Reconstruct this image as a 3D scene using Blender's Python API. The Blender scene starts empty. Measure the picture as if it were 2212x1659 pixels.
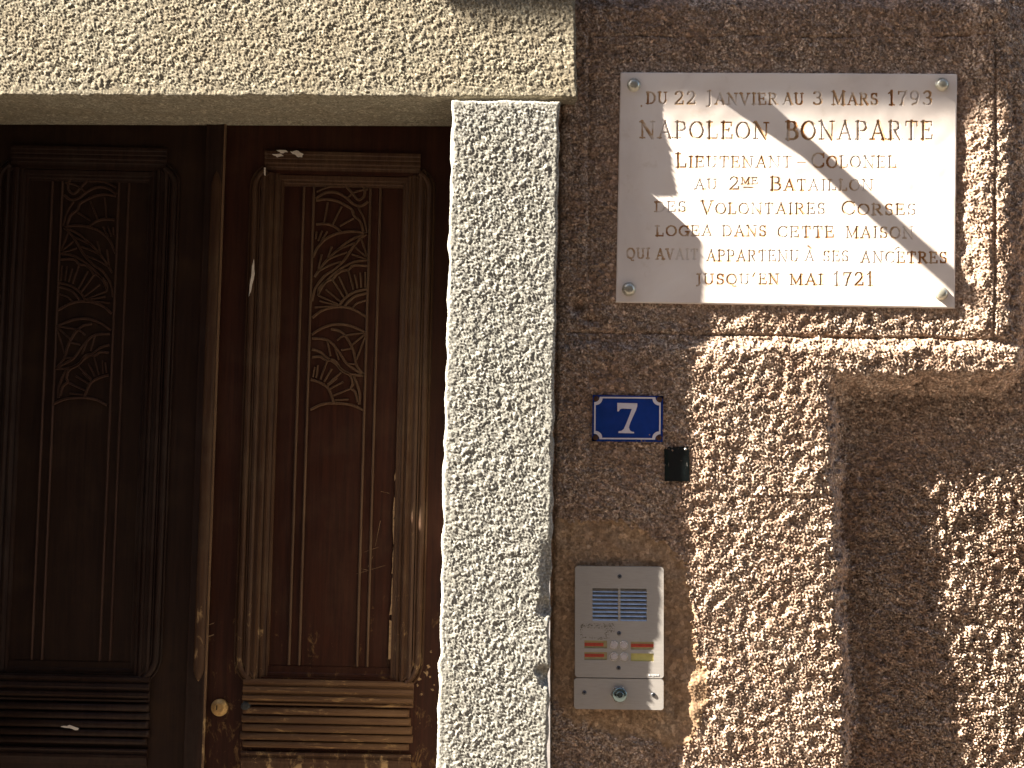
import bpy, math, random
import numpy as np
from mathutils import Matrix, Vector

random.seed(7)
RNG = np.random.RandomState(11)
sc = bpy.context.scene
COL = sc.collection

# ------------------------------------------------------------------ camera
F = 3000.0                      # focal length in units of a 2212 wide picture
CAM = Vector((0.0, -3.0, 1.6))
PITCH, ROLL = math.atan(0.0675), 0.0215
Rm = (Matrix.Rotation(math.pi/2 + PITCH, 3, 'X') @ Matrix.Rotation(ROLL, 3, 'Z'))
cam_d = bpy.data.cameras.new('camera')
cam_d.sensor_width = 36.0
cam_d.lens = 36.0 * F / 2212.0
cam_d.clip_start = 0.05
cam_d.clip_end = 300
cam = bpy.data.objects.new('camera', cam_d)
cam.matrix_world = Matrix.Translation(CAM) @ Rm.to_4x4()
COL.objects.link(cam)
sc.camera = cam

# ------------------------------------------------------------------ light
SUN = Vector((4.3, 1.0, -3.8))              # the way the sunlight travels
world = bpy.data.worlds.new('World'); sc.world = world
world.use_nodes = True
wn = world.node_tree.nodes; wl = world.node_tree.links
bg = wn['Background']
sky = wn.new('ShaderNodeTexSky'); sky.sky_type = 'NISHITA'; sky.sun_disc = False
sd = -SUN.normalized()
sky.sun_elevation = math.asin(sd.z)
sky.sun_rotation = math.atan2(sd.x, sd.y)
wl.new(sky.outputs[0], bg.inputs[0]); bg.inputs[1].default_value = 0.05
sun_d = bpy.data.lights.new('sun', 'SUN'); sun_d.energy = 5.0; sun_d.angle = math.radians(0.5)
sun_d.color = (1.0, 0.94, 0.83)
sun = bpy.data.objects.new('sun', sun_d); COL.objects.link(sun)
sun.rotation_euler = SUN.to_track_quat('-Z', 'Y').to_euler()
sun.location = (-6, -3, 8)
sc.view_settings.view_transform = 'Standard'
sc.view_settings.look = 'None'
sc.view_settings.exposure = 3.15
sc.view_settings.gamma = 1.0
sc.view_settings.use_curve_mapping = False

# ------------------------------------------------------------------ helpers
RN = np.array([[Rm[i][j] for j in range(3)] for i in range(3)])
def U(u, v, h=0.0):
    """point at picture place (u, v) on the plane lying h metres proud of the wall"""
    u = np.asarray(u, float); v = np.asarray(v, float); h = np.asarray(h, float)
    u, v, h = np.broadcast_arrays(u, v, h)
    d = np.stack([(u-1106)/F, -(v-829.5)/F, -np.ones_like(u)], -1) @ RN.T
    t = (-h - CAM.y) / d[..., 1]
    return np.array(CAM) + d * t[..., None]
def px(u, v, h=0.0):
    return Vector(U(u, v, h).tolist())

def fftnoise(ny, nx, step, lam, bw=0.35, seed=0, aniso=1.0, rot=0.0):
    """band-limited noise on a regular grid, wavelength lam (same unit as step), unit rms"""
    r = np.random.RandomState(seed)
    n = r.standard_normal((ny, nx))
    fy = np.fft.fftfreq(ny, step)[:, None]; fx = np.fft.rfftfreq(nx, step)[None, :]
    c, s = math.cos(rot), math.sin(rot)
    gx = fx*c + fy*s; gy = (-fx*s + fy*c)*aniso
    k = np.sqrt(gx*gx + gy*gy) + 1e-9
    w = np.exp(-(np.log(k*lam))**2 / (2*bw*bw)) / np.sqrt(k)
    f = np.fft.irfft2(np.fft.rfft2(n)*w, s=(ny, nx))
    return f / f.std()

def sstep(a, b, x):
    t = np.clip((x-a)/(b-a), 0, 1)
    return t*t*(3-2*t)

def grid_mesh(name, P, mats, keep=None, smooth=True):
    """P (ny,nx,3) -> mesh. keep: bool (ny-1,nx-1) of the quads wanted"""
    ny, nx = P.shape[:2]
    idx = np.arange(ny*nx).reshape(ny, nx)
    q = np.stack([idx[:-1, :-1], idx[1:, :-1], idx[1:, 1:], idx[:-1, 1:]], -1).reshape(-1, 4)
    if keep is not None: q = q[keep.reshape(-1)]
    co = P.reshape(-1, 3)
    used = np.zeros(len(co), bool); used[q.ravel()] = True
    m = np.cumsum(used)-1
    q = m[q]; co = co[used]
    me = bpy.data.meshes.new(name)
    me.vertices.add(len(co)); me.vertices.foreach_set('co', co.astype(np.float32).ravel())
    me.loops.add(len(q)*4); me.loops.foreach_set('vertex_index', q.astype(np.int32).ravel())
    me.polygons.add(len(q))
    me.polygons.foreach_set('loop_start', np.arange(len(q), dtype=np.int32)*4)
    me.polygons.foreach_set('loop_total', np.full(len(q), 4, np.int32))
    me.update(calc_edges=True)
    me.polygons.foreach_set('use_smooth', np.full(len(q), smooth))
    for mm in (mats if isinstance(mats, (list, tuple)) else [mats]): me.materials.append(mm)
    return me

def link(name, me, parent=None):
    o = bpy.data.objects.new(name, me); COL.objects.link(o)
    if parent is not None: o.parent = parent
    return o
def tag(o, label, cat, group=None):
    o['label'] = label; o['category'] = cat
    if group: o['group'] = group
    return o
def thing(name, label, cat, group=None):
    o = bpy.data.objects.new(name, None); COL.objects.link(o)
    return tag(o, label, cat, group)

class MB:
    """collects shapes into one mesh"""
    def __init__(s): s.v = []; s.f = []; s.sm = []
    def add(s, vs, fs, smooth=False):
        b = len(s.v); s.v += [tuple(x) for x in vs]
        s.f += [tuple(b+i for i in f) for f in fs]; s.sm += [smooth]*len(fs)
        return s
    def build(s, name, mat, parent=None):
        me = bpy.data.meshes.new(name); me.from_pydata(s.v, [], s.f); me.validate(); 
        if len(me.polygons) == len(s.sm): me.polygons.foreach_set('use_smooth', s.sm)
        me.materials.append(mat)
        import bmesh
        bm = bmesh.new(); bm.from_mesh(me); bmesh.ops.recalc_face_normals(bm, faces=bm.faces); bm.to_mesh(me); bm.free()
        return link(name, me, parent)
    def box(s, x0, x1, y0, y1, z0, z1):
        v = [(x, y, z) for x in (x0, x1) for y in (y0, y1) for z in (z0, z1)]
        return s.add(v, [(0,1,3,2), (4,6,7,5), (0,4,5,1), (2,3,7,6), (0,2,6,4), (1,5,7,3)])
    def prism(s, pts, y0, y1, bev=0.0):
        """outline pts (x,z) counter-clockwise, front at y1 (towards the camera), back y0"""
        n = len(pts)
        if bev > 0:
            a = np.array(pts); c = a.mean(0)
            prv = np.roll(a, 1, 0); nxt = np.roll(a, -1, 0)
            e1 = a-prv; e2 = nxt-a
            e1 /= np.linalg.norm(e1, axis=1)[:, None]+1e-9; e2 /= np.linalg.norm(e2, axis=1)[:, None]+1e-9
            nn = np.stack([-(e1+e2)[:, 1], (e1+e2)[:, 0]], 1); nn /= np.linalg.norm(nn, axis=1)[:, None]+1e-9
            area = 0.5*np.sum(a[:, 0]*nxt[:, 1]-nxt[:, 0]*a[:, 1])
            if area < 0: nn = -nn
            ins = a+nn*bev
            vs = [(x, y0, z) for x, z in pts]+[(x, y1+bev, z) for x, z in pts]+[(x, y1, z) for x, z in ins]
            fs = [tuple(range(n))[::-1], tuple(2*n+i for i in range(n))]
            for i in range(n):
                j = (i+1) % n
                fs += [(i, j, n+j, n+i), (n+i, n+j, 2*n+j, 2*n+i)]
            return s.add(vs, fs)
        vs = [(x, y0, z) for x, z in pts]+[(x, y1, z) for x, z in pts]
        fs = [tuple(range(n))[::-1], tuple(n+i for i in range(n))]
        for i in range(n):
            j = (i+1) % n; fs.append((i, j, n+j, n+i))
        return s.add(vs, fs)
    def sweep(s, path, prof, y, caps=True, smooth=False):
        """path [(x,z)], prof [(sideways offset, height towards camera)], y = level of height 0"""
        p = np.array(path, float); n = len(p)
        t = np.gradient(p, axis=0); t /= np.linalg.norm(t, axis=1)[:, None]+1e-12
        nr = np.stack([t[:, 1], -t[:, 0]], 1)
        k = len(prof); vs = []
        for i in range(n):
            for o, h in prof:
                q = p[i]+nr[i]*o
                vs.append((q[0], y-h, q[1]))
        fs = []
        for i in range(n-1):
            for j in range(k-1):
                fs.append((i*k+j, i*k+j+1, (i+1)*k+j+1, (i+1)*k+j))
        if caps:
            fs.append(tuple(range(k))); fs.append(tuple((n-1)*k+j for j in range(k))[::-1])
        return s.add(vs, fs, smooth)
    def lathe(s, c, prof, seg=24, smooth=True):
        """axis along -Y through c, prof [(radius, height towards camera)]"""
        vs = []; k = len(prof)
        for i in range(seg):
            a = 2*math.pi*i/seg
            for r, h in prof: vs.append((c[0]+r*math.cos(a), c[1]-h, c[2]+r*math.sin(a)))
        fs = []
        for i in range(seg):
            i2 = (i+1) % seg
            for j in range(k-1): fs.append((i*k+j, i2*k+j, i2*k+j+1, i*k+j+1))
        s.add(vs, fs, smooth)
        b = len(s.v)-seg*k
        if prof[-1][0] > 1e-5:
            s.f.append(tuple(b+i*k+k-1 for i in range(seg))); s.sm.append(False)
        return s
    def bar(s, a, b, r, seg=12):
        a = Vector(a); b = Vector(b); d = (b-a).normalized()
        x = d.orthogonal().normalized(); y = d.cross(x)
        vs = [p+x*(r*math.cos(2*math.pi*i/seg))+y*(r*math.sin(2*math.pi*i/seg)) for p in (a, b) for i in range(seg)]
        fs = [(i, (i+1) % seg, seg+(i+1) % seg, seg+i) for i in range(seg)]
        fs += [tuple(range(seg))[::-1], tuple(seg+i for i in range(seg))]
        return s.add(vs, fs)

# ------------------------------------------------------------------ materials
def newmat(name, rough=0.9, metal=0.0, spec=0.3):
    m = bpy.data.materials.new(name); m.use_nodes = True
    b = m.node_tree.nodes['Principled BSDF']
    b.inputs['Roughness'].default_value = rough
    b.inputs['Metallic'].default_value = metal
    b.inputs['Specular IOR Level'].default_value = spec
    return m, m.node_tree.nodes, m.node_tree.links, b
def nd(ns, t, **k):
    n = ns.new(t)
    for a, v in k.items(): setattr(n, a, v)
    return n
def coords(ns, ls, scale=(1, 1, 1)):
    g = ns.new('ShaderNodeNewGeometry'); mp = ns.new('ShaderNodeMapping')
    mp.inputs['Scale'].default_value = scale
    ls.new(g.outputs['Position'], mp.inputs['Vector'])
    return mp.outputs[0]
def noise(ns, ls, co, scale, detail=4, rough=0.6, dist=0.0):
    n = ns.new('ShaderNodeTexNoise'); n.inputs['Scale'].default_value = scale
    n.inputs['Detail'].default_value = detail; n.inputs['Roughness'].default_value = rough
    n.inputs['Distortion'].default_value = dist
    ls.new(co, n.inputs['Vector']); return n.outputs['Fac']
def ramp(ns, ls, fac, stops, interp='LINEAR'):
    r = ns.new('ShaderNodeValToRGB'); e = r.color_ramp.elements
    r.color_ramp.interpolation = interp
    while len(e) < len(stops): e.new(0.5)
    for k, (p, c) in enumerate(stops):
        e[k].position = p
        e[k].color = (c, c, c, 1) if isinstance(c, (int, float)) else (*c, 1)
    ls.new(fac, r.inputs['Fac']); return r.outputs['Color']
def mix(ns, ls, fac, a, b, mode='MIX'):
    m = ns.new('ShaderNodeMix'); m.data_type = 'RGBA'; m.blend_type = mode
    for sock, val in ((m.inputs['Factor'], fac), (m.inputs['A'], a), (m.inputs['B'], b)):
        pass
    ins = [i for i in m.inputs if i.enabled]
    f, A, B = ins[0], ins[-2], ins[-1]
    for sock, val in ((f, fac), (A, a), (B, b)):
        if hasattr(val, 'is_output'): ls.new(val, sock)
        elif isinstance(val, (int, float)): sock.default_value = val
        else: sock.default_value = (*val, 1)
    return [o for o in m.outputs if o.enabled][0]
def bump(ns, ls, b, h, strength, dist):
    n = ns.new('ShaderNodeBump'); n.inputs['Strength'].default_value = strength
    n.inputs['Distance'].default_value = dist
    ls.new(h, n.inputs['Height']); ls.new(n.outputs[0], b.inputs['Normal'])

def stone_mat(name, base, dark, light, warm, blotch=(0.4, 0.65), grain=210, bump_d=0.0016, rough_=.95, spec_=.15, speck=.6):
    m, ns, ls, b = newmat(name, rough_, 0, spec_)
    co = coords(ns, ls)
    g = noise(ns, ls, co, grain, 3, 0.7)
    c = ramp(ns, ls, g, [(0.32, dark), (0.5, base), (0.66, light)])
    big = noise(ns, ls, co, 7, 5, 0.65)
    c2 = mix(ns, ls, ramp(ns, ls, big, [(blotch[0], 0.0), (blotch[1], 0.75)]), c, warm, 'MIX')
    v = ns.new('ShaderNodeTexVoronoi'); v.inputs['Scale'].default_value = grain*0.75
    ls.new(co, v.inputs['Vector'])
    sp = ramp(ns, ls, v.outputs['Color'], [(0.0, 0.35), (0.35, 0.80), (0.7, 1.1), (1.0, 2.1)])
    c3 = mix(ns, ls, speck, c2, sp, 'MULTIPLY')
    ls.new(c3, b.inputs['Base Color'])
    bump(ns, ls, b, noise(ns, ls, co, grain*1.1, 3, 0.7), 0.5, bump_d)
    return m
M = {}
M['render'] = stone_mat('rough_cast_render', (.315,.212,.148), (.095,.057,.036), (.66,.54,.43), (.285,.175,.115), bump_d=.0016, rough_=.75, spec_=.3, speck=.95)
M['mortar'] = stone_mat('patch_mortar', (.33,.215,.13), (.17,.105,.06), (.46,.32,.20), (.24,.145,.085), grain=170, bump_d=0.001)
M['granite'] = stone_mat('pale_stone', (.215,.184,.132), (.12,.10,.068), (.31,.275,.21), (.195,.155,.103), blotch=(.45, .75), grain=230)
M['granite_grey'] = stone_mat('pale_grey_stone', (.238,.224,.192), (.13,.12,.10), (.37,.352,.312), (.20,.183,.147), blotch=(.5, .8), grain=230)

def wood_mat(name, c0, c1, worn, wear, seed, dust=(.085,.048,.022), grain_scale=(60, 60, 3), rough=.5, dk=.16):
    m, ns, ls, b = newmat(name, rough, 0, 0.13)
    co = coords(ns, ls, grain_scale)
    g = noise(ns, ls, co, 2.2, 6, 0.65, 0.4)
    c = ramp(ns, ls, g, [(0.3, c0), (0.7, c1)])
    co2 = coords(ns, ls)
    # bare, worn wood shows more towards the foot of the door, in ragged flakes
    sep = ns.new('ShaderNodeSeparateXYZ'); ls.new(co2, sep.inputs[0])
    mr = ns.new('ShaderNodeMapRange'); mr.inputs['From Min'].default_value = 0.85; mr.inputs['From Max'].default_value = 1.75
    mr.inputs['To Min'].default_value = wear[0]; mr.inputs['To Max'].default_value = wear[1]
    ls.new(sep.outputs['Z'], mr.inputs['Value'])
    n2 = noise(ns, ls, coords(ns, ls, (1.0, 1.0, 0.55) if grain_scale[2] < grain_scale[0] else (0.3, 1, 1)), 42, 7, 0.72, 0.6)
    ad = ns.new('ShaderNodeMath'); ad.operation = 'ADD'; ls.new(n2, ad.inputs[0]); ls.new(mr.outputs[0], ad.inputs[1])
    c2 = mix(ns, ls, ramp(ns, ls, ad.outputs[0], [(0.62, 0.0), (0.72, 0.8)]), c, worn)
    d = noise(ns, ls, co2, 9, 6, 0.7)
    c3 = mix(ns, ls, ramp(ns, ls, d, [(0.5, 0.0), (0.75, dk)]), c2, dust)
    ls.new(c3, b.inputs['Base Color'])
    ro = ramp(ns, ls, d, [(0.3, rough-.1), (0.7, min(1, rough+.25))]); ls.new(ro, b.inputs['Roughness'])
    bump(ns, ls, b, g, 0.25, 0.001)
    return m
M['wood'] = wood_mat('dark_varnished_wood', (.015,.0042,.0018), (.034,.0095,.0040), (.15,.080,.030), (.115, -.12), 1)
M['wood_left'] = wood_mat('dark_wood_shade_tone', (.011,.0045,.0025), (.022,.0095,.005), (.08,.042,.020), (-.02, -.16), 4)  # door wood again, darkened so the left leaf's shade is in its colour
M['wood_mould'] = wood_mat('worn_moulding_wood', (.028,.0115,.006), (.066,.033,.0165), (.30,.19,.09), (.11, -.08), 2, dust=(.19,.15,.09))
M['wood_mould_left'] = wood_mat('dusty_moulding_shade_tone', (.010,.0042,.0026), (.026,.012,.0075), (.12,.075,.04), (-.02, -.16), 3, dust=(.08,.065,.05))  # moulding wood with the left leaf's shade put into the colour
M['wood_reed'] = wood_mat('weathered_reed_wood', (.06,.028,.014), (.11,.058,.027), (.30,.175,.075), (.085, -.03), 6, dust=(.16,.11,.06), grain_scale=(3, 60, 60), rough=.7)
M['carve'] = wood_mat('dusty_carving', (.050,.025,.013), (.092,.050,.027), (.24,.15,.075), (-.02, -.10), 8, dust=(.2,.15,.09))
M['carve_left'] = wood_mat('dusty_carving_shade_tone', (.030,.014,.009), (.058,.028,.018), (.24,.15,.075), (-.02, -.10), 9, dust=(.13,.09,.06))  # darker copy of the carving wood, shade of the left leaf painted in
M['wood_lit_edge'] = wood_mat('lit_edge_wood', (.10,.055,.03), (.17,.10,.055), (.42,.28,.13), (.16, -.10), 7)  # pale tan that paints light onto the cover strip's right side

def simple(name, col, rough=.5, metal=0, spec=.4, var=0.25, scale=60, bmp=0.0):
    m, ns, ls, b = newmat(name, rough, metal, spec)
    co = coords(ns, ls); n = noise(ns, ls, co, scale, 5, .65)
    c = ramp(ns, ls, n, [(0.3, tuple(x*(1-var) for x in col)), (0.7, tuple(min(1, x*(1+var)) for x in col))])
    ls.new(c, b.inputs['Base Color'])
    if bmp: bump(ns, ls, b, n, 0.4, bmp)
    return m
def marble_mat():
    m, ns, ls, b = newmat('cream_marble', .42, 0, .35)
    co = coords(ns, ls); n = noise(ns, ls, co, 5, 6, .6, .8)
    c = ramp(ns, ls, n, [(0.3, (.63,.535,.475)), (0.55, (.71,.62,.555)), (0.75, (.75,.67,.61))])
    s = noise(ns, ls, co, 26, 5, .7)
    c2 = mix(ns, ls, ramp(ns, ls, s, [(0.60, 0.0), (0.8, 0.45)]), c, (.50,.38,.27))
    ls.new(c2, b.inputs['Base Color']); bump(ns, ls, b, noise(ns, ls, co, 400, 2, .5), .12, .0003)
    return m
M['marble'] = marble_mat()
def letter_mat():
    m, ns, ls, b = newmat('faded_letter_paint', .8, 0, .2)
    co = coords(ns, ls); n = noise(ns, ls, co, 17, 4, .65)
    c = ramp(ns, ls, n, [(0.42, (.62,.53,.46)), (0.53, (.42,.27,.15)), (0.64, (.26,.11,.035))])
    ls.new(c, b.inputs['Base Color']); return m
M['letter'] = letter_mat()
M['bolt'] = simple('dull_nickel', (.50,.47,.38), .34, .7, .5, .25, 120)
M['enamel_blue'] = simple('blue_enamel', (.004,.030,.19), .22, 0, .5, .15, 30)
M['enamel_white'] = simple('white_enamel', (.60,.55,.58), .3, 0, .5, .06, 60)
M['rust'] = simple('rusty_iron', (.07,.032,.02), .85, .2, .3, .5, 300, .0006)
M['black'] = simple('black_plastic', (.006,.008,.008), .16, 0, .6, .3, 90, .0001)
M['steel_dark'] = simple('dark_steel', (.10,.10,.11), .4, .8, .5, .3, 90)
def ali_mat():
    m, ns, ls, b = newmat('brushed_aluminium_paint', .40, .35, .5)
    co = coords(ns, ls); n = noise(ns, ls, coords(ns, ls, (1, 1, 14)), 45, 4, .6)
    c = ramp(ns, ls, n, [(0.3, (.37,.335,.30)), (0.7, (.42,.38,.345))])
    g = noise(ns, ls, co, 34, 5, .7)
    c2 = mix(ns, ls, ramp(ns, ls, g, [(0.58, 0.0), (0.8, 0.45)]), c, (.30,.26,.20))
    ls.new(c2, b.inputs['Base Color']); bump(ns, ls, b, noise(ns, ls, co, 500, 2, .5), .08, .0002)
    return m
M['ali'] = ali_mat()
M['glue'] = simple('glue_residue', (.13,.115,.08), .9, 0, .2, .45, 420)
M['slat'] = simple('grille_metal', (.30,.30,.31), .3, .7, .5, .2, 90)
M['hole'] = simple('dark_hollow', (.006,.005,.004), .9, 0, .1, .2, 60)
M['button'] = simple('button_plastic', (.44,.38,.37), .35, 0, .5, .05, 60)
M['ring'] = simple('button_ring_chrome', (.62,.58,.52), .25, .9, .5, .05, 60)
M['card'] = simple('yellowed_card', (.33,.27,.13), .5, 0, .5, .15, 90)
M['card_yellow'] = simple('blank_yellow_card', (.44,.38,.12), .45, 0, .5, .15, 90)
M['red'] = simple('red_label_tape', (.42,.055,.028), .5, 0, .4, .25, 260)
M['red_print'] = simple('dark_print_on_tape', (.22,.03,.02), .6, 0, .3, .1, 60)
M['chrome'] = simple('chromed_lock', (.25,.33,.33), .2, 1.0, .5, .12, 200)
M['brass'] = simple('dull_brass', (.33,.20,.075), .5, .6, .5, .25, 160)
M['flake'] = simple('tan_flake', (.20,.12,.06), .8, 0, .3, .4, 200)
M['fleck'] = simple('white_paint_fleck', (.52,.45,.38), .8, 0, .3, .2, 90)
M['plaster'] = simple('ochre_plaster', (.15,.118,.095), .95, 0, .2, .15, 6)
M['paving'] = simple('pale_street_paving', (.085,.072,.062), .9, 0, .2, .2, 9, .002)
M['iron'] = simple('black_iron', (.02,.02,.02), .6, .3, .4, .2, 60)
M['print_white'] = simple('pale_print', (.72,.72,.70), .5, 0, .4, .02, 60)
M['shutter'] = simple('green_shutter_paint', (.06,.10,.07), .6, 0, .3, .15, 20)

# ------------------------------------------------------------------ the ground
me = grid_mesh('ground', np.array([[[x, y, -0.0] for x in np.linspace(-60, 60, 25)] for y in np.linspace(-30, 30, 13)]), M['paving'])
g = link('ground', me); g['kind'] = 'structure'

# ------------------------------------------------------------------ rough stone blocks
def fold(s, W, r, depth):
    x = np.clip(s, r, W-r); d = np.zeros_like(s)
    for sign, edge in ((1, W-r), (-1, r)):
        a = (s-edge)*sign; on = a > 0
        arc = np.clip(a/r, 0, math.pi/2)
        x = np.where(on, edge+sign*r*np.sin(arc), x)
        d = np.where(on, r*(1-np.cos(arc))+np.clip(a-math.pi*r/2, 0, None), d)
    return x, np.minimum(d, depth)

def block(name, quad, hs, folds, depth, step, r, seed, amp, mat, side_amp=.35, notch=None, parent=None, kind=0):
    """quad: corners tl,tr,br,bl in picture places; folds: how far (m) it wraps left,right,top,bottom"""
    tl, tr, br, bl = [U(p[0], p[1], h) for p, h in zip(quad, hs)]
    W = (np.linalg.norm(tr-tl)+np.linalg.norm(br-bl))/2; H = (np.linalg.norm(bl-tl)+np.linalg.norm(br-tr))/2
    s = np.arange(-folds[0], W+folds[1]+step, step); t = np.arange(-folds[2], H+folds[3]+step, step)
    X, dx = fold(s, W, r, depth); Z, dz = fold(t, H, r, depth)
    ny, nx = len(t), len(s)
    a = (X/W)[None, :, None]; b = (Z/H)[:, None, None]
    P = (1-b)*((1-a)*tl+a*tr)+b*((1-a)*bl+a*br)
    D = np.minimum(np.maximum(dx[None, :]+dz[:, None], 0), depth)
    P[..., 1] += D
    # edges that wander a little
    wob = fftnoise(ny, nx, step, .09, .5, seed+5)*.0022
    gx = np.gradient(P, axis=1); gy = np.gradient(P, axis=0)
    N = np.cross(gx, gy); ln = np.linalg.norm(N, axis=-1, keepdims=True)
    N = np.where(ln > 1e-12, N/np.maximum(ln, 1e-12), np.array([0, -1.0, 0]))
    if N[ny//2, nx//2, 1] > 0: N = -N
    n1 = fftnoise(ny, nx, step, .0135, .55, seed, 1.1, .6)
    n5 = fftnoise(ny, nx, step, .024, .45, seed+8, 1.2, -.5)
    n2 = fftnoise(ny, nx, step, .0068, .40, seed+1, 1.1, .5)
    n3 = fftnoise(ny, nx, step, .034, .40, seed+2)
    n4 = fftnoise(ny, nx, step, .0055, .25, seed+3)
    msk = sstep(-.9, .9, fftnoise(ny, nx, step, .12, .5, seed+6))
    lum = (np.abs(n1)**.8-.7)*1.25*(.4+.8*msk)+(np.abs(n2)**.8-.7)*1.1+(np.abs(n5)**.8-.7)*1.25*(1-.6*msk)+n3*.30*(.4+.8*msk)+n4*.5
    pit = -np.clip(n3*n1-2.2, 0, 2.0)*1.9
    hgt = (lum+pit)*amp
    w = 1-(1-side_amp)*sstep(.3*r, 1.6*r, D)
    # front rim dressed smoother
    rim = np.minimum.reduce([np.broadcast_to(X[None, :], (ny, nx)), np.broadcast_to(W-X[None, :], (ny, nx)), np.broadcast_to(Z[:, None], (ny, nx)), np.broadcast_to(H-Z[:, None], (ny, nx))])
    w = w*(.55+.45*sstep(.004, .035, rim))
    edgew = np.exp(-(rim/.010)**2)*(D < depth*.9)
    P = P+N*(hgt*w)[..., None]
    P[..., 0] += wob*edgew*.6; P[..., 2] += np.roll(wob, 37, 1)*edgew*.6
    if notch:
        for (u, v, ru, rv, dep) in notch:
            c = U(u, v, hs[2]); e = ((P[..., 0]-c[0])/ru)**2+((P[..., 2]-c[2])/rv)**2
            P[..., 1] += dep*np.exp(-e**1.5)*(1-D/depth)
    P[..., 1] = np.minimum(P[..., 1], -min(hs)+depth+.002)
    return link(name, grid_mesh(name, P, mat), parent)

lintel = block('door_lintel', [(-220, -150), (1240, -150), (1246, 211), (-220, 206)], [.046, .050, .062, .060],
               (0, .07, .01, .255), .26, .0021, .005, 21, .00080, M['granite'], side_amp=.18)
tag(lintel, 'long pale rough-hewn stone lintel lying across the top of the dark doorway', 'lintel')
jamb = block('door_jamb', [(977, 216), (1209, 218), (1179, 1800), (941, 1800)], [.083]*4,
             (.262, .088, .03, 0), .262, .0021, .006, 45, .00082, M['granite_grey'], side_amp=.4,
             notch=[(1172, 1450, .013, .010, .018), (1186, 1468, .014, .012, .045), (1184, 1235, .014, .055, .009), (1182, 1312, .016, .020, .013)])
tag(jamb, 'upright pale rough-hewn stone jamb right of the door, brightly sunlit', 'door jamb')
lj = block('door_jamb', [(-360, 214), (-118, 214), (-165, 1800), (-410, 1800)], [.100]*4,
           (.02, .262, .01, 0), .262, .005, .006, 75, .0012, M['granite_grey'])
tag(lj, 'stone jamb on the far left side of the double door, beyond the left leaf', 'door jamb')

# ------------------------------------------------------------------ the rendered wall
house = thing('house_wall', 'brown rough-cast rendered wall with a raised frame round the marble plaque, right of the door', 'wall')
ST = 2.1
uu = np.arange(1188, 2440, ST); vv = np.arange(-170, 1850, ST)
UG, VG = np.meshgrid(uu, vv)
ny, nx = UG.shape
wv = lambda lam, seed, bw=.4: fftnoise(ny, nx, ST, lam, bw, seed)
jit = wv(70, 301)*3.0+wv(22, 302)*1.6
Uj = UG+jit; Vj = VG+wv(70, 303)*3.0+wv(22, 304)*1.6
h = np.zeros((ny, nx))
h += 12*sstep(728, 762, Vj)                               # the coat stands prouder below the framed field
h += 15*sstep(2066, 2135, Uj)*(1-sstep(2168, 2195, Uj))*(1-sstep(700, 760, Vj))
h += 3*(1-sstep(1262, 1278, UG))
# the sunk field at the right: rounded step
def rbox(x, y, x0, x1, y0, y1, r):
    qx = np.maximum(np.maximum(x0+r-x, x-(x1-r)), 0); qy = np.maximum(np.maximum(y0+r-y, y-(y1-r)), 0)
    inner = np.minimum(np.maximum(np.maximum(x0-x, x-x1), np.maximum(y0-y, y-y1)), 0)
    return np.where((qx > 0) | (qy > 0), np.sqrt(qx*qx+qy*qy)-r, inner)
frame_d = rbox(Uj, Vj, 1000, 2192, 22, 800, 42)
colx = np.interp(VG, [700, 900, 1150, 1420, 1560, 1700, 1850], [1782, 1779, 1786, 1806, 1812, 1812, 1815])
col_d = np.where(Vj < 700, 99, Uj-colx)
k = 16.0
out = -k*np.log(np.exp(-np.clip(frame_d, -150, 150)/k)+np.exp(-np.clip(col_d, -150, 150)/k))   # smooth union distance
topm = (Vj < 60)
slope_w = 56+5*wv(160, 311)
sunk = sstep(0, 1, out/slope_w)
rec = np.interp(VG, [0, 800, 1100, 1659], [34, 60, 60, 68])
h -= sunk*rec
# incised joint lines round the field
def line(dist, w, dep): return -dep*np.exp(-(dist/w)**2)
brk = .35+.65*sstep(-.8, .4, wv(130, 320))
inv = lambda a, b, x, e=6: sstep(a-e, a+e, x)*(1-sstep(b-e, b+e, x))
wob1 = wv(200, 321)*1.2
h += line(UG-1272-wob1, 3.0, 4.5)*inv(75, 700, VG)*brk
h += line(VG-(78+(UG-1275)*.0+wob1), 3.0, 4.5)*inv(1275, 2148, UG)*brk
h += line(UG-(2146-(VG-100)*.004+wob1), 3.2, 6)*inv(70, 735, VG)
h += line(VG-(718+(UG-1275)*.018+wob1), 3.0, 6)*inv(1225, 2140, UG)*(.6+.4*brk)
h -= 16*np.exp(-(((UG-1250)/16)**2+((VG-662)/17)**2)**1.3)*1.2          # the hole left of the plaque
h -= 10*np.exp(-(((UG-1272)/22)**2+((VG-690)/8)**2))
h -= 13*np.exp(-((UG-(1209-(VG-218)*.0195+3+wv(60, 350)*1.5))/4.5)**2)
# mortar patch round the entry phone
PATCH = np.array([(1150,1128),(1215,1122),(1290,1128),(1345,1122),(1400,1148),(1452,1185),(1480,1225),(1490,1290),(1500,1370),(1512,1430),(1532,1470),(1524,1530),(1500,1592),(1440,1622),(1400,1598),(1330,1590),(1262,1572),(1222,1540),(1196,1500),(1150,1490)], float)
def poly_sd(x, y, P):
    d = np.full(x.shape, 1e9); ins = np.zeros(x.shape, bool)
    n = len(P)
    for i in range(n):
        a = P[i]; b = P[(i+1) % n]; e = b-a
        t = np.clip(((x-a[0])*e[0]+(y-a[1])*e[1])/(e@e), 0, 1)
        d = np.minimum(d, np.hypot(x-a[0]-t*e[0], y-a[1]-t*e[1]))
        c = ((a[1] > y) != (b[1] > y)) & (x < (b[0]-a[0])*(y-a[1])/(b[1]-a[1]+1e-9)+a[0])
        ins ^= c
    return np.where(ins, -d, d)
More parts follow.
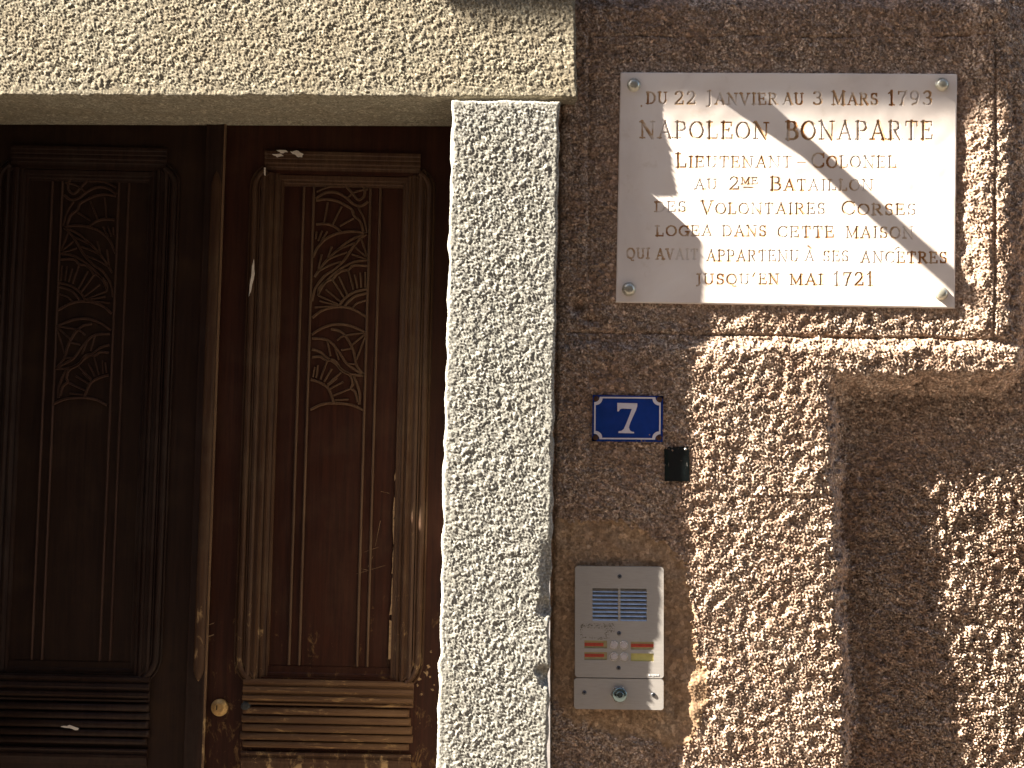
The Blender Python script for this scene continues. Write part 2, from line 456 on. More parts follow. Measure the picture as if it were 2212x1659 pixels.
pd = poly_sd(UG+wv(60, 331)*4+wv(18, 332)*2.5, VG+wv(60, 333)*4+wv(18, 334)*2.5, PATCH)
inp = sstep(4, -10, pd)
inp = 1-sstep(-10, 4, pd)
h += inp*(-2.5+wv(70, 335)*1.0+4.5*sstep(1470, 1500, UG)*sstep(1400, 1480, VG))
h += inp*(-3)*np.exp(-((UG-1455)/14)**2-((VG-1512)/22)**2)*2
# grit
a1 = wv(14, 341, .3); a2 = wv(8.2, 342, .25); a3 = wv(34, 343, .4); a4 = wv(6.2, 344, .22); a5 = wv(120, 345, .5)
soft = sstep(-.6, .8, wv(95, 346))
grit = (np.abs(a1)**.8-.7)*1.15*(.6+.5*soft)+(np.abs(a2)**.85-.7)*1.35+a3*.62+a4*.6+a5*.6-np.clip(a3*a1-1.8, 0, 2)*1.4
coarse = 1+.75*sstep(1700, 1900, UG)*sstep(900, 1100, VG)
smooth_rim = .45+.55*sstep(2, 34, rbox(UG, VG, 1336, 2066, 158, 660, 2))     # trowelled close to the plaque
grit_a = coarse*(1-.70*inp)*smooth_rim*(1-.35*sstep(.05, .5, sunk)*(1-sstep(.6, .98, sunk)))
h += grit*grit_a*1.45
P = U(UG, VG, 0.0); P[..., 1] = -h/1000.0
inq = (pd[:-1, :-1] < 0)
link('rough_render', grid_mesh('rough_render', P, M['render'], keep=~inq), house)
link('mortar_patch', grid_mesh('mortar_patch', P, M['mortar'], keep=inq), house)
# the plain wall further out (above, right, left, below)
zt = float(U(1700, -165, 0)[2]); zb = float(U(1700, 1845, 0)[2]); xr = float(U(2430, 800, 0)[0]); xl = float(U(-340, 800, 0)[0])
xj = float(U(1192, 800, 0)[0]); zl = float(U(0, -150, 0)[2])
for bx in ((-9, xj, zl-.03, 7.5), (xj-.001, xr+.02, zt-.02, 7.5), (xr-.02, 9, 0, 7.5), (xj, xr-.02, 0, zb+.03), (-9, xl-.04, 0, zl-.03)):
    MB().box(bx[0], bx[1], -.004, .30, bx[2], bx[3]).build('plain_render', M['render'], house)
ljz = float(U(0, 1790, .08)[2])
low = MB().box(float(U(943, 1790, .078)[0])+.003, float(U(1179, 1790, .078)[0]), -.076, .18, 0.0, ljz).build('jamb_foot_stone', M['granite_grey'])
tag(low, 'pale stone foot of the right door jamb, below the rough-hewn upright', 'stone block')

# ------------------------------------------------------------------ the double door
HD = -.185                                    # level of the door leaves behind the wall face
YD = -HD
AX = float((U(465, 400, HD)[0]+U(428, 1430, HD)[0])/2)
def L(u, v):
    p = U(u, v, HD); return (float(p[0])-AX, float(p[2]))
def zv(v): return L(465-(v-400)*.0359, v)[1]
SD = (3+YD)/3000.0
def arc_pts(pts, n=6):
    """smooth polyline through pts (Catmull-Rom)"""
    p = [np.array(q, float) for q in pts]; p = [2*p[0]-p[1]]+p+[2*p[-1]-p[-2]]
    o = []
    for i in range(1, len(p)-2):
        for j in range(n):
            t = j/n
            o.append(.5*((2*p[i])+(-p[i-1]+p[i+1])*t+(2*p[i-1]-5*p[i]+4*p[i+1]-p[i+2])*t*t+(-p[i-1]+3*p[i]-3*p[i+1]+p[i+2])*t**3))
    o.append(p[-2]); return [tuple(q) for q in o]
def Z4(x, y): return (485.1+x/2.487, 272.9+y/2.487)
CARV = {
 'carved_scroll': [[(485,382),(540,350),(600,350),(650,378),(690,412),(730,422),(768,398)], [(640,302),(680,350),(715,388),(745,370),(750,332),(732,308)], [(490,345),(560,318),(640,318)], [(655,378),(700,345),(768,330)]],
 'carved_blossom': [[(488,392),(540,385),(600,395),(640,415),(680,440),(692,475),(725,505),(742,560)], [(550,402),(530,520)], [(625,425),(575,525)], [(690,488),(615,530)], [(488,520),(540,518),(590,535),(620,562)], [(715,430),(745,490),(762,565)], [(490,560),(486,600)], [(520,555),(498,610)], [(548,558),(515,612)]],
 'carved_leaf': [[(468,700),(500,640),(550,592),(620,565),(700,560),(757,572)], [(757,572),(720,602),(680,652),(640,712),(590,762),(530,802),(482,868),(464,935)], [(478,805),(530,732),(600,662),(680,602),(757,572)], [(572,640),(548,712)], [(517,682),(498,775)], [(498,775),(560,742),(622,722)], [(548,712),(600,690),(655,672)], [(598,662),(650,640),(705,618)], [(732,600),(764,700)], [(700,645),(757,697)], [(680,682),(764,712)]],
 'carved_sunburst': [[(500,893),(530,842),(580,792),(640,748),(700,722),(766,713)], [(500,905),(505,862),(548,826),(578,816),(592,796),(625,772),(660,766),(690,742),(766,745)], [(500,905),(610,955)], [(540,872),(622,942)], [(575,818),(640,920)], [(610,802),(655,900)], [(660,770),(690,875)], [(695,792),(710,866)], [(725,782),(730,862)], [(752,778),(752,862)], [(480,968),(600,962)], [(506,935),(604,958)], [(608,965),(640,922),(690,888),(762,870)], [(640,962),(665,935),(700,908),(762,892)], [(685,970),(710,946),(762,930)], [(466,1025),(520,985),(600,966),(680,976),(758,1020)]],
 'carved_lower_leaf': [[(464,1115),(520,1080),(590,1060),(670,1068),(755,1105)], [(568,1085),(620,1100),(660,1145),(690,1210),(705,1280),(745,1335)], [(466,1135),(530,1140),(570,1160),(610,1210),(650,1270),(690,1300),(745,1335)], [(755,1105),(640,1122),(600,1147)], [(755,1110),(680,1172)], [(755,1120),(705,1250)], [(548,1150),(565,1232)], [(590,1190),(610,1252)], [(622,1200),(680,1190)], [(652,1272),(700,1276)]],
 'carved_lower_sunburst': [[(466,1195),(510,1210),(545,1240),(590,1270),(620,1300),(650,1320),(690,1332),(745,1335)], [(466,1237),(510,1235),(545,1256),(575,1250),(600,1270),(625,1310),(670,1335),(685,1380),(676,1404),(700,1428),(712,1480)], [(690,1340),(710,1390),(722,1440),(720,1492)], [(545,1262),(510,1358)], [(622,1320),(548,1385)], [(482,1290),(470,1345)], [(497,1280),(488,1350)], [(572,1300),(530,1370)], [(635,1370),(562,1408)], [(672,1408),(580,1445)], [(662,1465),(587,1470)], [(600,1350),(550,1392)], [(459,1358),(510,1375),(555,1410),(582,1482)], [(456,1520),(520,1492),(590,1485),(680,1496),(746,1526)]],
}
def half_round(w, hh, n=4): return [(-w/2*math.cos(math.pi*i/n), hh*math.sin(math.pi*i/n)) for i in range(n+1)]

def leaf(sg, W, Wm, Wr, label):
    t = thing('door_leaf', label, 'door leaf', 'leaves of the double door')
    X = lambda dx: AX+sg*dx
    yb = YD; yp = YD+.015                      # stile face and panel face
    def box(name, a0, a1, v0, v1, y0, y1, m, par=t):
        x = sorted((X(a0*SD), X(a1*SD)))
        return MB().box(x[0], x[1], y0, y1, zv(v1) if v1 < 2000 else v1-2000, zv(v0)).build(name, m, par)
    FLOOR = 2000.02
    xe = 560
    box('lock_stile', 19 if sg > 0 else -17, 100, 245, FLOOR, yb, yb+.04, W)
    box('hinge_stile', 458, xe, 245, FLOOR, yb, yb+.04, W)
    box('top_rail', 100, 458, 245, 372, yb, yb+.038, W)
    box('middle_rail', 100, 458, 1459, 1622, yb, yb+.038, W)
    pan = box('panel', 98, 460, 370, 1461, yp, yp+.02, W)
    box('lower_panel', 98, 460, 1620, FLOOR, yp, yp+.02, W)
    # moulding bands: outer bead with curled-in ends, and the stepped cove down to the panel
    for sd_ in (-1, 1):
        c = 279; mb = MB()
        A = lambda a, v: ((X((c+sd_*a)*SD)), zv(v))
        path = [A(168, 366), A(182, 378), A(190, 398), A(190, 440)]
        path = arc_pts(path, 5)+[A(190, 700), A(190, 1000), A(190, 1380)]+arc_pts([A(190, 1415), A(188, 1432), A(180, 1450), A(166, 1466)], 5)
        prof = [(-13, 0), (-12, 5), (-10.5, 7), (-8.5, 6), (-7.5, 4), (-6, 8), (-3, 11.5), (1, 12), (4, 10), (6, 6), (7.2, 5), (8.5, 8), (10.5, 8.5), (12, 6), (13, 0)]
        mb.sweep(path, [(o/1000*1.06*sg*sd_, hh/1000) for o, hh in prof], yb, smooth=False)
        mb.build('outer_moulding', Wm, t)
        mb = MB()
        stp = [(178, 0), (177, 9), (172, 11), (168, 8), (167, 5), (161, 5), (159, 8), (155, 8), (153, 2), (150, -1), (148, 1), (144, 1), (142, -4), (137, -7), (135, -6), (132, -7), (130, -15)]
        xs = [X((c+sd_*a)*SD) for a, hh in stp]
        vs = []; 
        for z, tr_ in ((zv(371), 0), (zv(1463), 0)):
            vs += [(x, yb-hh/1000, z) for x, (a, hh) in zip(xs, stp)]
        kk = len(stp); fs = [(i, i+1, kk+i+1, kk+i) for i in range(kk-1)]
        mb.add(vs, fs); mb.build('inner_moulding', Wm, t)
    # head moulding block
    def hmould(name, a0, a1, v0, v1, prof, m, base=yb, par=t):
        x0, x1 = X(a0*SD), X(a1*SD); kk = len(prof); vs = []
        for x in (x0, x1):
            for f, hh in prof: vs.append((x, base-hh/1000, zv(v0+(v1-v0)*f)))
        fs = [(i, i+1, kk+i+1, kk+i) for i in range(kk-1)]+[tuple(range(kk)), tuple(kk+i for i in range(kk))[::-1]]
        return MB().add(vs, fs).build(name, m, par)
    hmould('head_moulding', 107, 447, 325, 374, [(0, 0), (0, 9), (.12, 9), (.16, 7), (.3, 7), (.34, 5), (.42, 6), (.5, 6), (.55, 3), (.66, 3), (.7, 1), (.8, 0), (.84, -4), (1, -9), (1, -15)], Wm)
    hmould('panel_head_moulding', 130, 428, 374, 396, [(0, -15), (0, -4), (.4, -5), (.5, -8), (.7, -8), (.8, -11), (1, -12), (1, -15)], Wm)
    hmould('panel_foot_moulding', 130, 428, 1436, 1462, [(0, -15), (0, -12), (.5, -11), (.6, -8), (1, -7), (1, -15)], W)
    # beads that frame the carved strip
    for a in (192, 214, 338, 360):
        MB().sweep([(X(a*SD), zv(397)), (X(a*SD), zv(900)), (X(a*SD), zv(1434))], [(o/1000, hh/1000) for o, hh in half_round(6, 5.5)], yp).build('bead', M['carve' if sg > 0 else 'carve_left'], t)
    # carving
    for nm, strokes in CARV.items():
        mb = MB()
        for st in strokes:
            pts = [L(*Z4(*q)) for q in st]
            pts = [(X(dx+0.0), z) for dx, z in pts]
            pts = arc_pts(pts, 5) if len(pts) > 2 else [pts[0], ((pts[0][0]+pts[1][0])/2, (pts[0][1]+pts[1][1])/2), pts[1]]
            w = 6.5 if len(st) > 3 else 4.6
            mb.sweep(pts, [(o/1000, hh/1000) for o, hh in half_round(w, 5.0, 3)], yp)
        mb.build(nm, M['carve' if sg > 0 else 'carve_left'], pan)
    # middle rail: stack of mouldings, then fat reeds with scalloped ends
    hmould('rail_moulding', 100, 462, 1463, 1518, [(0, 0), (0, 8), (.05, 13), (.14, 14), (.2, 9), (.26, 8), (.3, 14), (.42, 17), (.5, 14), (.55, 9), (.6, 9), (.64, 17), (.74, 19), (.8, 15), (.84, 9), (.88, 9), (.91, 14), (.98, 14), (1, 8), (1, 0)], Wr if sg > 0 else Wm)
    rv = [1521, 1540, 1558, 1577, 1595, 1611]
    for i in range(5):
        e = (2, 6, 9, 11, 3)[i]; e0 = (4, 6, 4, 8, 2)[i]
        v0, v1 = rv[i]+.6, rv[i+1]-.6
        prof = [((1-math.cos(math.pi*q/6))/2, 3+13*math.sin(math.pi*q/6)**.8) for q in range(7)]
        prof = [(0, 0)]+prof+[(1, 0)]
        x0, x1 = 104-e0, 452+e
        kk = len(prof); vs = []
        for a in (x0, x0+5, x1-5, x1):
            for f, hh in prof:
                edge = a in (x0, x1)
                vs.append((X(a*SD), yb-(hh*(.45 if edge else 1))/1000, zv(v0+(v1-v0)*f)))
        fs = [(q*kk+j, q*kk+j+1, (q+1)*kk+j+1, (q+1)*kk+j) for q in range(3) for j in range(kk-1)]
        fs += [tuple(range(kk)), tuple(3*kk+j for j in range(kk))[::-1]]
        MB().add(vs, fs, True).build('reed', Wr if sg > 0 else Wm, t)
    hmould('lower_panel_moulding', 100, 460, 1619, 1700, [(0, 0), (0, 10), (.04, 12), (.08, 10), (.1, 7), (.15, 7), (.17, 11), (.24, 12), (.3, 9), (.42, 6), (.46, 3), (.6, 1), (.66, -3), (.8, -8), (1, -13), (1, -15)], Wm)
    return t, box, X

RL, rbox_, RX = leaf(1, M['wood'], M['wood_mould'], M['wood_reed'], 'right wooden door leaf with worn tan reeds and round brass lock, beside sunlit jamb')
LL, lbox_, LX = leaf(-1, M['wood_left'], M['wood_mould_left'], M['wood_reed'], 'left wooden door leaf, coloured nearly black for the shade, carrying the upright cover strip')
# left leaf carries the cover strip over the joint
def asx(a): return AX+a*SD
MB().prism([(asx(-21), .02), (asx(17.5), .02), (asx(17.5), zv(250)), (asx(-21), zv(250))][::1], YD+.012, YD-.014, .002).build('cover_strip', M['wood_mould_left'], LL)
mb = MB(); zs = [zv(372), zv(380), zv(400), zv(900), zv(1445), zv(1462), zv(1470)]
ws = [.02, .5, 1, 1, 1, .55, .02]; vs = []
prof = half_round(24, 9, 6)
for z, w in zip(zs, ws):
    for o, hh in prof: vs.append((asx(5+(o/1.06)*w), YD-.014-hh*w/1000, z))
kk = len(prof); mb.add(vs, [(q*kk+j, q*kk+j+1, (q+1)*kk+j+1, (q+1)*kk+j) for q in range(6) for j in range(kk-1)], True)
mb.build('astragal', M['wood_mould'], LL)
MB().box(asx(17.6), asx(20.5), YD-.0125, YD+.01, .02, zv(252)).build('pale_lit_edge', M['wood_lit_edge'], LL)  # thin tan strip, coloured pale for the light on this right-facing edge
# lock, keyhole
c = px(475, 1528, HD)
lock = MB().lathe((c.x, YD, c.z), [(.0195, 0), (.0195, .004), (.0175, .0075), (.012, .008), (.0118, .0095), (.009, .010)], 28).build('lock_cylinder', M['brass'], RL)
MB().box(c.x-.006, c.x-.004, YD-.0112, YD-.0102, c.z-.004, c.z+.006).build('key_slot', M['hole'], lock)
c = px(533, 1523, HD)
MB().lathe((c.x, YD-.006, c.z), [(.011, 0), (.011, .006), (.008, .010), (.004, .0105)], 18).build('door_stud', M['iron'], RL)
# flakes of old white paint
def fleck(pts, hgt, par, name='paint_fleck', jag=1.5, mat='fleck'):
    q = []
    n = len(pts)
    for i in range(n):
        a = pts[i]; b = pts[(i+1) % n]
        for s_ in (0, .33, .66):
            q.append((a[0]+(b[0]-a[0])*s_+random.uniform(-jag, jag), a[1]+(b[1]-a[1])*s_+random.uniform(-jag, jag)))
    p = [U(u, v, HD+hgt) for u, v in q]
    MB().prism([(float(x[0]), float(x[2])) for x in p][::-1], YD-hgt+.0012, YD-hgt, 0).build(name, M['fleck' if name == 'paint_fleck' else 'flake'], par)
fleck([(597, 325), (618, 324), (622, 328), (606, 331)], .0102, RL, jag=1)
fleck([(628, 328), (640, 325), (655, 333), (652, 339), (640, 338)], .0102, RL)
fleck([(588, 333), (606, 332), (612, 336), (598, 339)], .0102, RL, jag=1)
fleck([(545, 575), (549, 560), (550, 590), (543, 625), (538, 640), (541, 605)], .0125, RL, jag=.8)
fleck([(570, 362), (574, 362), (574, 380), (571, 378)], .012, RL, jag=.6)
fleck([(131, 1570), (150, 1566), (170, 1574), (168, 1578), (150, 1573)], .0175, LL, jag=1)
for (u, v, s_) in ((921, 1454, 6), (905, 1466, 5), (934, 1490, 3), (911, 1500, 3), (925, 1440, 4), (902, 1480, 3), (931, 1408, 2.5), (929, 1462, 2.5), (938, 1480, 2)):
    fleck([(u-s_, v-s_*.5), (u+s_*.3, v-s_), (u+s_, v+s_*.3), (u-s_*.2, v+s_)], .001, RL, 'bare_spot', jag=s_*.35)
# peeled edge beside the panel on the right leaf
for v0, v1, w in ((1000, 1040, 3), (1075, 1120, 4), (1122, 1185, 5), (1190, 1240, 4), (1250, 1330, 5), (1340, 1425, 5.5)):
    u0 = 872-(v0-900)*.036
    fleck([(u0-13, v0), (u0-13+w, v0+3), (u0-14+w-(v1-v0)*.036, v1-3), (u0-14-(v1-v0)*.036, v1)], -.0085, RL, 'peeled_edge', jag=2.2)
for v in (1347, 1372):
    fleck([(448-(v-1340)*.03, v+3), (462, v-2), (462, v-.2), (448, v+5)], .001, RL, 'scratch', jag=.3)
for p0, p1 in (((823, 1062), (841, 1066)), ((811, 1180), (822, 1125)), ((786, 1193), (818, 1182)), ((795, 1225), (806, 1202)), ((770, 1240), (832, 1222)), ((776, 1228), (795, 1232))):
    n_ = Vector((p1[1]-p0[1], -(p1[0]-p0[0]))).normalized()*.55
    fleck([(p0[0], p0[1]), (p1[0], p1[1]), (p1[0]+n_.x, p1[1]+n_.y), (p0[0]+n_.x, p0[1]+n_.y)], -.0145, RL, 'scratch', jag=.25)
thr = MB().box(AX-.75, AX+.58, -.05, .35, 0.0, .018).build('door_sill', M['granite'])
tag(thr, 'low stone sill on the ground under the double door', 'door sill')

# ------------------------------------------------------------------ marble plaque with its engraved inscription
plaque = thing('marble_plaque', 'cream marble plaque engraved with the French NAPOLEON BONAPARTE inscription, fixed with four domed bolts', 'plaque')
Q = [(1341, 156), (2068, 159.5), (2063, 666), (1330.5, 653)]
HQ = [.0105, .0095, .0070, .0065]
qt = [U(p[0], p[1], hh) for p, hh in zip(Q, HQ)]
PW, PH = 730.0, 503.0
GS = 1.2
gx = np.arange(0, PW+GS*.5, GS); gy = np.arange(0, PH+GS*.5, GS)
GX, GY = np.meshgrid(gx, gy)
cut = np.zeros_like(GX); lineid = np.zeros(GX.shape, int)
def Z1(x, y):   # zoom place -> plaque mm
    u = 1273.3+x/2.3566; v = 109.1+y/2.3566
    b = (v-156)/(657-156)
    for _ in range(2):
        ul = 1341+(1330.5-1341)*b; ur = 2068+(2063-2068)*b
        a = (u-ul)/(ur-ul)
        vt = 156+3.5*a; vb = 653+13*a; b = (v-vt)/(vb-vt)
    return a*PW, b*PH
def seg(p, q, w, li):
    r = w/2+.6
    x0, x1 = sorted((p[0], q[0])); y0, y1 = sorted((p[1], q[1]))
    i0, i1 = int(max(0, (y0-r)//GS)), int((y1+r)//GS+2); j0, j1 = int(max(0, (x0-r)//GS)), int((x1+r)//GS+2)
    sx = GX[i0:i1, j0:j1]; sy = GY[i0:i1, j0:j1]
    e = np.array(q)-np.array(p); t = np.clip(((sx-p[0])*e[0]+(sy-p[1])*e[1])/(e@e+1e-9), 0, 1)
    d = np.hypot(sx-p[0]-t*e[0], sy-p[1]-t*e[1])
    dep = np.clip(w/2-d, 0, None)
    cur = cut[i0:i1, j0:j1]
    lineid[i0:i1, j0:j1] = np.where(d < w/2+.25, li, lineid[i0:i1, j0:j1])
    cut[i0:i1, j0:j1] = np.maximum(cur, dep)
K, k_ = .165, .085
def ell(cx, cy, rx, ry, a0, a1, n=14):
    return [(cx+rx*math.cos(math.radians(a0+(a1-a0)*i/n)), cy+ry*math.sin(math.radians(a0+(a1-a0)*i/n))) for i in range(n+1)]
def ser(x, y, s=.14): return ([(x-s, y), (x+s, y)], k_)
GL = {
 'A': (.84, [([(.10,0),(.42,1)], k_), ([(.42,1),(.74,0)], K), ([(.22,.34),(.62,.34)], k_), ser(.10,.02,.11), ser(.74,.02,.12)]),
 'B': (.70, [([(.14,0),(.14,1)], K), ([(.02,.97),(.36,.97)]+ell(.36,.76,.20,.21,90,-90)+[(.14,.53)], 0), ([(.14,.53),(.38,.53)]+ell(.38,.28,.25,.25,90,-90)+[(.02,.03)], 0)]),
 'C': (.76, [(ell(.42,.5,.36,.48,48,312,22), 0), ([(.70,.98),(.70,.70)], k_), ([(.70,.30),(.70,.12)], k_)]),
 'D': (.80, [([(.14,0),(.14,1)], K), ([(.02,.97),(.34,.97)]+ell(.34,.5,.38,.47,90,-90,18)+[(.02,.03)], 0)]),
 'E': (.68, [([(.14,0),(.14,1)], K), ([(.02,.97),(.58,.97),(.58,.78)], k_), ([(.14,.52),(.46,.52)], k_), ([(.46,.42),(.46,.62)], k_), ([(.02,.03),(.62,.03),(.62,.24)], k_)]),
 'G': (.80, [(ell(.42,.5,.36,.48,48,330,22), 0), ([(.70,.98),(.70,.70)], k_), ([(.68,.42),(.68,.05)], K), ser(.66,.42,.13)]),
 'I': (.34, [([(.17,0),(.17,1)], K), ser(.17,.02), ser(.17,.98)]),
 'J': (.46, [([(.28,1),(.28,.1)], K), (ell(.12,.08,.16,.22,0,-110,8), 0), ser(.26,.98)]),
 'L': (.64, [([(.14,0),(.14,1)], K), ([(.02,.03),(.58,.03),(.58,.26)], k_), ser(.14,.98)]),
 'M': (.98, [([(.14,0),(.14,1)], k_), ([(.14,1),(.48,.1)], K), ([(.48,.1),(.82,1)], k_), ([(.82,0),(.82,1)], K), ser(.14,.02,.11), ser(.82,.02,.13), ser(.09,.98,.07), ser(.88,.98,.07)]),
 'N': (.86, [([(.14,0),(.14,1)], k_), ([(.12,1),(.72,0)], K), ([(.72,0),(.72,1)], k_), ser(.14,.02,.12), ser(.72,.98,.12), ser(.08,.98,.08)]),
 'O': (.84, [(ell(.42,.5,.36,.48,0,360,26), 0)]),
 'P': (.66, [([(.14,0),(.14,1)], K), ([(.02,.97),(.36,.97)]+ell(.36,.72,.23,.25,90,-90)+[(.14,.47)], 0), ser(.14,.02)]),
 'Q': (.84, [(ell(.42,.5,.36,.48,0,360,26), 0), ([(.34,.12),(.44,-.02),(.56,-.20),(.72,-.18)], .10)]),
 'R': (.76, [([(.14,0),(.14,1)], K), ([(.02,.97),(.36,.97)]+ell(.36,.74,.22,.23,90,-90)+[(.14,.51)], 0), ([(.36,.5),(.66,.02)], K), ser(.14,.02), ser(.68,.02,.08)]),
 'S': (.62, [(ell(.31,.74,.21,.24,30,270,14)+ell(.31,.26,.23,.24,90,-150,14), 0), ([(.52,.96),(.52,.74)], k_), ([(.08,.04),(.08,.26)], k_)]),
 'T': (.72, [([(.36,0),(.36,1)], K), ([(.06,.76),(.06,.97),(.66,.97),(.66,.76)], k_), ser(.36,.02)]),
 'U': (.82, [([(.16,1),(.16,.3)], K), (ell(.41,.28,.25,.27,180,360,12), 0), ([(.66,.3),(.66,1)], k_), ser(.16,.98,.13), ser(.66,.98,.11)]),
 'V': (.80, [([(.10,1),(.40,0)], K), ([(.40,0),(.70,1)], k_), ser(.10,.98,.12), ser(.70,.98,.10)]),
 '1': (.46, [([(.26,0),(.26,1)], K), ([(.26,.98),(.08,.82)], k_), ser(.26,.02)]),
 '2': (.62, [(ell(.31,.72,.21,.26,165,-25,12)+[(.36,.38),(.08,.05)], 0), ([(.06,.04),(.56,.04),(.56,.22)], .11)]),
 '3': (.60, [(ell(.28,.75,.21,.23,150,-90,12), 0), (ell(.28,.27,.24,.26,90,-150,14), 0)]),
 '7': (.58, [([(.08,.78),(.08,.96),(.54,.96)], .10), ([(.54,.96),(.34,.5),(.26,0)], K), ser(.26,.02,.10)]),
 '9': (.62, [(ell(.31,.68,.22,.30,0,360,20), 0), ([(.53,.68),(.50,.40),(.40,.14),(.16,.03)], .12)]),
 '-': (.40, [([(.04,.45),(.36,.45)], .09)]),
 ',': (.2, [([(.10,.06),(.10,.0)], .14)]),
}
NL = [0]
def word(txt, x0, x1, ytop, ybase, li, first=None, ybase1=None):
    """txt fills x0..x1 (zoom places); first: y top of a larger first letter"""
    gap = .15
    if ybase1 is None: ybase1 = ybase
    hs_ = [ybase-ytop]*len(txt)
    if first: hs_[0] = ybase-first
    tot = sum(GL[c][0]*hh for c, hh in zip(txt, hs_))+gap*(ybase-ytop)*(len(txt)-1)
    sxx = (x1-x0)/tot; x = x0
    for c, hh in zip(txt, hs_):
        w, sts = GL[c]; NL[0] += 1; li = NL[0]
        for pts, th in sts:
            P_ = []
            for a, b in pts:
                X_ = x+a*hh*sxx; base = ybase+(ybase1-ybase)*(X_-x0)/(x1-x0)
                P_.append(Z1(X_, base-b*hh))
            mm = hh/2.3566
            for p, q in zip(P_[:-1], P_[1:]):
                L_ = math.hypot(q[0]-p[0], q[1]-p[1])+1e-9
                wd = (th if th else k_+(K-k_)*(abs(q[1]-p[1])/L_)**1.3)*mm
                seg(p, q, max(wd, 2.3), li)
        x += (w+gap*(ybase-ytop)/hh)*hh*sxx
# engraving, line by line
word(',', 258, 272, 240, 286, 1)
word('DU', 288, 398, 212, 272, 1); word('22', 432, 542, 208, 275, 1); word('JANVIER', 592, 958, 218, 276, 1, first=206)
word('AU', 985, 1090, 218, 276, 1); word('3', 1136, 1186, 208, 277, 1); word('MARS', 1232, 1468, 218, 278, 1, first=208); word('1793', 1516, 1745, 206, 279, 1)
word('NAPOLEON', 256, 912, 362, 448, 2, ybase1=454); word('BONAPARTE', 998, 1750, 362, 456, 2)
word('LIEUTENANT', 440, 1032, 542, 599, 3, first=526); word('-', 1056, 1104, 540, 600, 3); word('COLONEL', 1130, 1564, 540, 600, 3, first=524)
word('AU', 536, 652, 658, 710, 4); word('2', 710, 764, 646, 712, 4); word('ME', 772, 858, 650, 684, 4); word('-', 782, 838, 664, 730, 4); word('BATAILLON', 920, 1446, 660, 716, 4, first=646)
word('DES', 332, 494, 772, 824, 5); word('VOLONTAIRES', 568, 1202, 780, 836, 5, first=768); word('CORSES', 1284, 1664, 784, 840, 5, first=770)
word('LOGEA', 336, 628, 894, 946, 6); word('DANS', 678, 902, 894, 948, 6); word('CETTE', 958, 1246, 898, 954, 6); word('MAISON', 1306, 1650, 900, 958, 6)
word('QUI', 188, 306, 1008, 1060, 7); word('AVAIT', 338, 552, 1012, 1064, 7); word('APPARTENU', 596, 1068, 1018, 1074, 7, ybase1=1076)
word('A', 1096, 1148, 1022, 1074, 7); word('SES', 1190, 1322, 1022, 1076, 7); word('ANCETRES', 1382, 1820, 1026, 1082, 7, ybase1=1084)
NL[0] += 1; seg(Z1(1112, 996), Z1(1128, 1010), 2.4, NL[0])
NL[0] += 1; seg(Z1(1556, 1016), Z1(1572, 1004), 2.4, NL[0]); seg(Z1(1572, 1004), Z1(1590, 1016), 2.4, NL[0])
word('JUSQU', 540, 818, 1138, 1190, 8, ybase1=1192); NL[0] += 1; seg(Z1(832, 1152), Z1(842, 1134), 2.6, NL[0])
word('EN', 862, 966, 1138, 1190, 8); word('MAI', 1020, 1190, 1140, 1194, 8); word('1721', 1240, 1446, 1130, 1198, 8)
ny2, nx2 = GX.shape
A_ = (GX/gx[-1])[..., None]; B_ = (GY/gy[-1])[..., None]
PP = (1-B_)*((1-A_)*qt[0]+A_*qt[1])+B_*((1-A_)*qt[3]+A_*qt[2])
edge = np.minimum.reduce([GX, GX.max()-GX, GY, GY.max()-GY])
und = fftnoise(ny2, nx2, GS, 90, .5, 77)*.00025
PP[..., 1] += np.minimum(cut*1.05, 2.3)/1000+.0015*(1-np.sqrt(np.clip(edge/2.2, 0, 1)))+und
inl = (cut[:-1, :-1] > .25) | (cut[1:, 1:] > .25) | (cut[1:, :-1] > .25) | (cut[:-1, 1:] > .25)
lid = np.maximum.reduce([lineid[:-1, :-1], lineid[1:, 1:], lineid[1:, :-1], lineid[:-1, 1:]])
slab = link('slab', grid_mesh('slab', PP, M['marble'], keep=~inl), plaque)
for li in range(1, NL[0]+1):
    ii, jj = np.nonzero(inl & (lid == li))
    if len(ii) == 0: continue
    a, b, c, d = ii.min(), ii.max()+2, jj.min(), jj.max()+2
    link('letter', grid_mesh('letter', PP[a:b, c:d], M['letter'], keep=(inl & (lid == li))[a:b-1, c:d-1]), plaque)
mb = MB(); rim = [PP[0, 0], PP[0, -1], PP[-1, -1], PP[-1, 0]]
vs = [tuple(p) for p in rim]+[(p[0], .02, p[2]) for p in rim]
mb.add(vs, [(0, 1, 5, 4), (1, 2, 6, 5), (2, 3, 7, 6), (3, 0, 4, 7)]).build('slab_edge', M['marble'], plaque)
for (u, v, hh) in ((1369, 184, .0105), (2035, 182.5, .0098), (1358.5, 625, .0070), (2033, 634, .0070)):
    c = px(u, v, hh)
    bt = MB().lathe((c.x, c.y, c.z), [(.0150, 0), (.0150, .0012), (.0138, .0018), (.0130, .0045), (.0108, .0074), (.0072, .0092), (.003, .0099), (0, .0100)], 28).build('bolt', M['bolt'], plaque)

